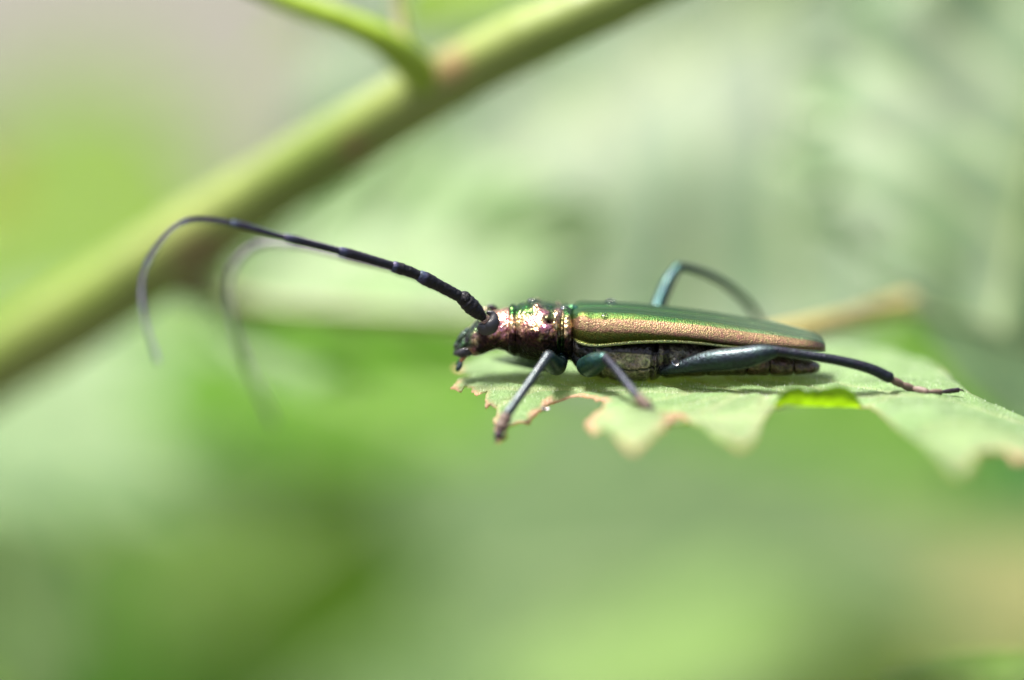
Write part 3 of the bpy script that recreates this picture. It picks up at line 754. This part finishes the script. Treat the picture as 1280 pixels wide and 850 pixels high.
# antennae ---------------------------------------------------------
def antenna(joints, radii, side, outer=(0.02, 0.02, 0.04)):
    """One child per segment; every segment a little club, thicker at its outer end."""
    P = [W(*j) for j in joints]
    seg0 = None
    rt = bpy.data.objects.new('antenna', None); SC.collection.objects.link(rt); rt.parent = beetle; rt.empty_display_size = .002
    # smooth curve through all joints, then cut
    C = catmull([list(p) for p in P], (len(P) - 1) * 10 + 1)
    for i in range(len(P) - 1):
        pts_ = C[i * 10:i * 10 + 11]
        r0 = radii[i] * PX
        k = np.linspace(0, 1, 6); path = [tuple(pts_[int(round(t * 10))]) for t in k]
        prof = [.86, .90, .93, .97, 1.06, .96] if i > 1 else ([.55, .85, 1.0, 1.12, 1.1, .9] if i == 0 else [.7, 1, 1.05, 1.05, 1.0, .8])
        v, f = tube(path, [r0 * q * (1 - .04 * i / 11) for q in prof], 16, n=40, bump=.09 if i < 5 else .05)
        base = Vector((0.005, 0.005, 0.007)).lerp(Vector(outer), min(1, max(0, i - 3) / 5))
        tip_c = Vector((0.035, 0.04, 0.08))  # bluish highlight painted on the outer end of each segment
        cols_ = []
        a0 = Vector(path[0]); L = (Vector(path[-1]) - a0)
        for q in v:
            t = (Vector(q) - a0).dot(L) / L.length_squared
            cols_.append(base.lerp(tip_c, (.8 if i > 1 else 0) * sstep(.84, .97, t)))
        if i == 0:
            cols_ = [Vector((0.006, 0.006, 0.008)).lerp(Vector((0.02, 0.10, 0.08)), sstep(.6, .8, (Vector(q) - a0).dot(L) / L.length_squared) * sstep(.05, -.35, noise.noise(Vector(q) * 7) + (q[2] - a0.z - L.z * .8) * 8)) for q in v]  # green reflection painted low on the first segment
        mk('antenna_segment', v, f, M_ANT, rt, BO, cols=cols_)
    return rt
antenna([(604, 397, -.17), (581, 375, -.20), (576, 371.5, -.21), (525, 345, -.30), (492, 333, -.36), (425, 314, -.5), (357, 297, -.7), (290, 279.5, -.8), (226, 280, -.95), (183, 334, -1.15), (179, 388, -1.4), (197, 452, -1.75)],
        [9.4, 9.2, 8.0, 7.0, 6.2, 5.3, 4.6, 4.1, 3.5, 3.1, 2.7], -1)
antenna([(604, 396, .15), (581, 375, .22), (576, 372, .24), (526, 347.5, .4), (493, 336, .6), (428, 319.5, .8), (366, 305, 1.05), (318, 308, 1.25), (287, 345, 1.45), (291, 398, 1.65), (308, 455, 1.95), (342, 528, 2.4)],
        [6.6, 6.0, 6.0, 5.4, 5.2, 4.8, 4.8, 4.8, 4.6, 4.2, 3.6], 1, outer=(0.26, 0.26, 0.27))  # far antenna paler outward: its sky-lit look is put into the colour

# legs ----------------------------------------------------------------
def leg(femur, fr, tibia, tr_, tarsus, rr, cf=(0.010, 0.026, 0.025), ct=(0.022, 0.03, 0.04), coxa=None):
    rt = bpy.data.objects.new('leg', None); SC.collection.objects.link(rt); rt.parent = beetle; rt.empty_display_size = .002
    def part(name, pts_, rad, mat, col, n, col2=None, flat=1.0):
        P = [tuple(W(*p)) for p in pts_]
        v, f = tube(P, [r * PX for r in rad], 18, n=n, flat=flat)
        c2 = Vector(col2 or col)
        zz = [q[2] for q in v]; z0, z1 = min(zz), max(zz)
        cols_ = [Vector(col).lerp(c2, .5 + .5 * noise.noise(Vector(q) * 8)) for q in v]
        return mk(name, v, f, mat, rt, BO, cols=cols_)
    if coxa: part('coxa', coxa[0], coxa[1], M_LEG, (0.02, 0.022, 0.02), 16)
    part('femur', femur, fr, M_LEG, cf, 44, col2=[c * 1.6 for c in cf])
    part('tibia', tibia, tr_, M_LEG, ct, 40, col2=[c * 1.3 for c in ct])
    # tarsus: widened pads and a thin claw segment
    for i in range(len(tarsus) - 1):
        a, b_ = tarsus[i], tarsus[i + 1]
        mid = tuple((p + q) / 2 for p, q in zip(a, b_))
        part('tarsus_segment', [a, mid, b_], [rr[i] * .6, rr[i], rr[i] * .95], M_TARSUS if i < len(tarsus) - 2 else M_LEG, (0.05, 0.035, 0.04), 12, flat=.8)
    # claws
    e = W(*tarsus[-1]); d = (e - W(*tarsus[-2])).normalized()
    for s in (-1, 1):
        sd_ = Vector((-d.y, d.x, 0)) * s
        P = [e, e + d * .025 + sd_ * .014, e + d * .04 + sd_ * .018 - Vector((0, 0, .016))]
        v, f = tube([tuple(p) for p in P], [.007, .006, .002], 8, n=10)
        mk('claw', v, f, M_LEG, rt, BO, cols=[(0.05, 0.03, 0.03)] * len(v))
    return rt
FOOTF = on_leaf(622, 549); FOOTM = on_leaf(813, 512); FOOTH = on_leaf(1150, 491)
fy, my, hy = FOOTF.y, FOOTM.y, FOOTH.y
def lerpy(a, b, t): return a + (b - a) * t
# near front
leg([(703, 447, -.20), (697, 458, -.34), (691, 455, -.50), (685, 446, -.62)], [8, 10.5, 11.5, 8.5],
    [(686, 444, -.62), (672, 464, lerpy(-.62, fy, .25)), (650, 495, lerpy(-.62, fy, .55)), (634, 517, lerpy(-.62, fy, .8))], [6.2, 5.6, 5.4, 6.4],
    [(634, 517, lerpy(-.62, fy, .8)), (630, 526, lerpy(-.62, fy, .87)), (626, 535, lerpy(-.62, fy, .93)), (622, 546, fy)], [8, 8.5, 5],
    ct=(0.04, 0.05, 0.054), coxa=([(694, 436, -.14), (698, 447, -.18)], [11, 8]))
# near middle
leg([(728, 455, -.26), (735, 458, -.40), (745, 453, -.54), (756, 448, -.64)], [8, 13.5, 13, 8],
    [(756, 447, -.64), (770, 462, lerpy(-.64, my, .35)), (785, 481, lerpy(-.64, my, .65)), (797, 496, lerpy(-.64, my, .85))], [6, 5.4, 5.4, 6],
    [(797, 496, lerpy(-.64, my, .86)), (803, 502, lerpy(-.64, my, .92)), (809, 508, lerpy(-.64, my, .96)), (815, 512, my)], [7.5, 7.5, 4.6],
    cf=(0.010, 0.035, 0.03), ct=(0.016, 0.019, 0.026), coxa=([(722, 440, -.20), (726, 453, -.24)], [11, 9]))
# near hind
leg([(828, 464, -.30), (850, 459, -.40), (885, 451.5, -.48), (925, 447.5, -.54), (952, 442, -.57), (968, 439.5, -.58)], [5, 8, 13, 14, 11.5, 7.5],
    [(967, 438, -.58), (1000, 443, -.59), (1045, 450, -.60), (1085, 460, -.60), (1112, 472, -.60)], [6, 6, 6.2, 6.6, 7.2],
    [(1112, 473, -.60), (1126, 480, -.58), (1140, 486, -.56), (1158, 490.5, hy), (1176, 490, hy + .04), (1198, 487.5, hy + .12)], [5, 5, 5.4, 4, 3.2],
    cf=(0.014, 0.022, 0.025), ct=(0.012, 0.014, 0.020), coxa=([(822, 458, -.22), (832, 464, -.30)], [11, 7]))
# far hind
leg([(805, 450, .28), (812, 420, .42), (822, 385, .60), (836, 352, .74), (848, 334, .82)], [5, 8, 9.5, 8.5, 6],
    [(847, 333, .82), (870, 338, .92), (900, 351, 1.08), (925, 370, 1.25), (942, 389, 1.4)], [5.5, 5.5, 5.5, 5.5, 5.5],
    [(942, 390, 1.4), (950, 400, 1.42), (957, 411, 1.42), (965, 420, 1.45), (974, 425, 1.42)], [4.5, 4.5, 4.5, 3],
    cf=(0.012, 0.036, 0.036), ct=(0.007, 0.022, 0.02))
# far front and far middle
leg([(700, 447, .20), (693, 447, .34), (686, 442, .50), (680, 438, .60)], [8, 9, 9, 7],
    [(680, 438, .60), (672, 434, .75), (664, 432, .9), (658, 432, 1.0)], [5, 4.6, 4.6, 5],
    [(658, 432, 1.0), (655, 433, 1.05), (652, 435, 1.12), (650, 437, 1.15)], [5, 5, 3.5])
leg([(728, 450, .26), (738, 445, .42), (750, 438, .56), (760, 432, .66)], [7, 10, 10, 7],
    [(760, 432, .66), (775, 430, .85), (790, 430, 1.0), (800, 431, 1.1)], [5, 4.6, 4.6, 5],
    [(800, 431, 1.1), (806, 432, 1.15), (811, 433, 1.2), (816, 434, 1.2)], [5, 5, 3.5])

# ------------------------------------------------------------------ water drops
def drop(c, r, up, label, group, squash=0.65):
    up = Vector(up).normalized(); a = up.orthogonal().normalized(); b2 = up.cross(a)
    rows = []
    for i in range(13):
        th = math.pi * i / 12
        rr_, hh = math.sin(th), math.cos(th)
        hh = hh * squash if hh > 0 else hh * 0.28
        rows.append([c + (a * math.cos(k / 20 * 2 * math.pi) + b2 * math.sin(k / 20 * 2 * math.pi)) * r * max(rr_, .02) * (1 + .04 * math.sin(3 * k)) + up * r * hh for k in range(20)])
    v, f = grid_faces(rows, True, True); f = [q[::-1] for q in f]
    o = mk('water_drop', v, f, M_WATER, None, c)
    thing(o, label, 'water drop', group)
G_ = 'water drops on the beetle'
drop(W(665.5, 377, .02), 7.5 * PX, (0, -.1, 1), 'clear water drop on top of the coppery thorax, behind the head', G_)
drop(W(763, 378, .12), 7.5 * PX, (0, -.1, 1), 'clear water drop on top of the green wing case near its front', G_)
drop(W(706, 385, -.10), 4.5 * PX, (0, -.5, 1), 'tiny water drop in the groove between thorax and wing cases', G_)
drop(W(756, 395, -.285), 5 * PX, (0, -.6, 1), 'flat water drop on the shoulder of the near wing case', G_, .4)
drop(W(844.5, 452, -.44), 5 * PX, (0.2, -1, .5), 'white glinting water drop at the root of the near hind thigh', G_)
p = on_leaf(682, 511); drop(Vector((p.x, p.y, p.z + .004)), 5 * PX, (0, -.5, 1), 'tiny water drop on the bitten brown rim of the leaf', 'water drops on the leaf')
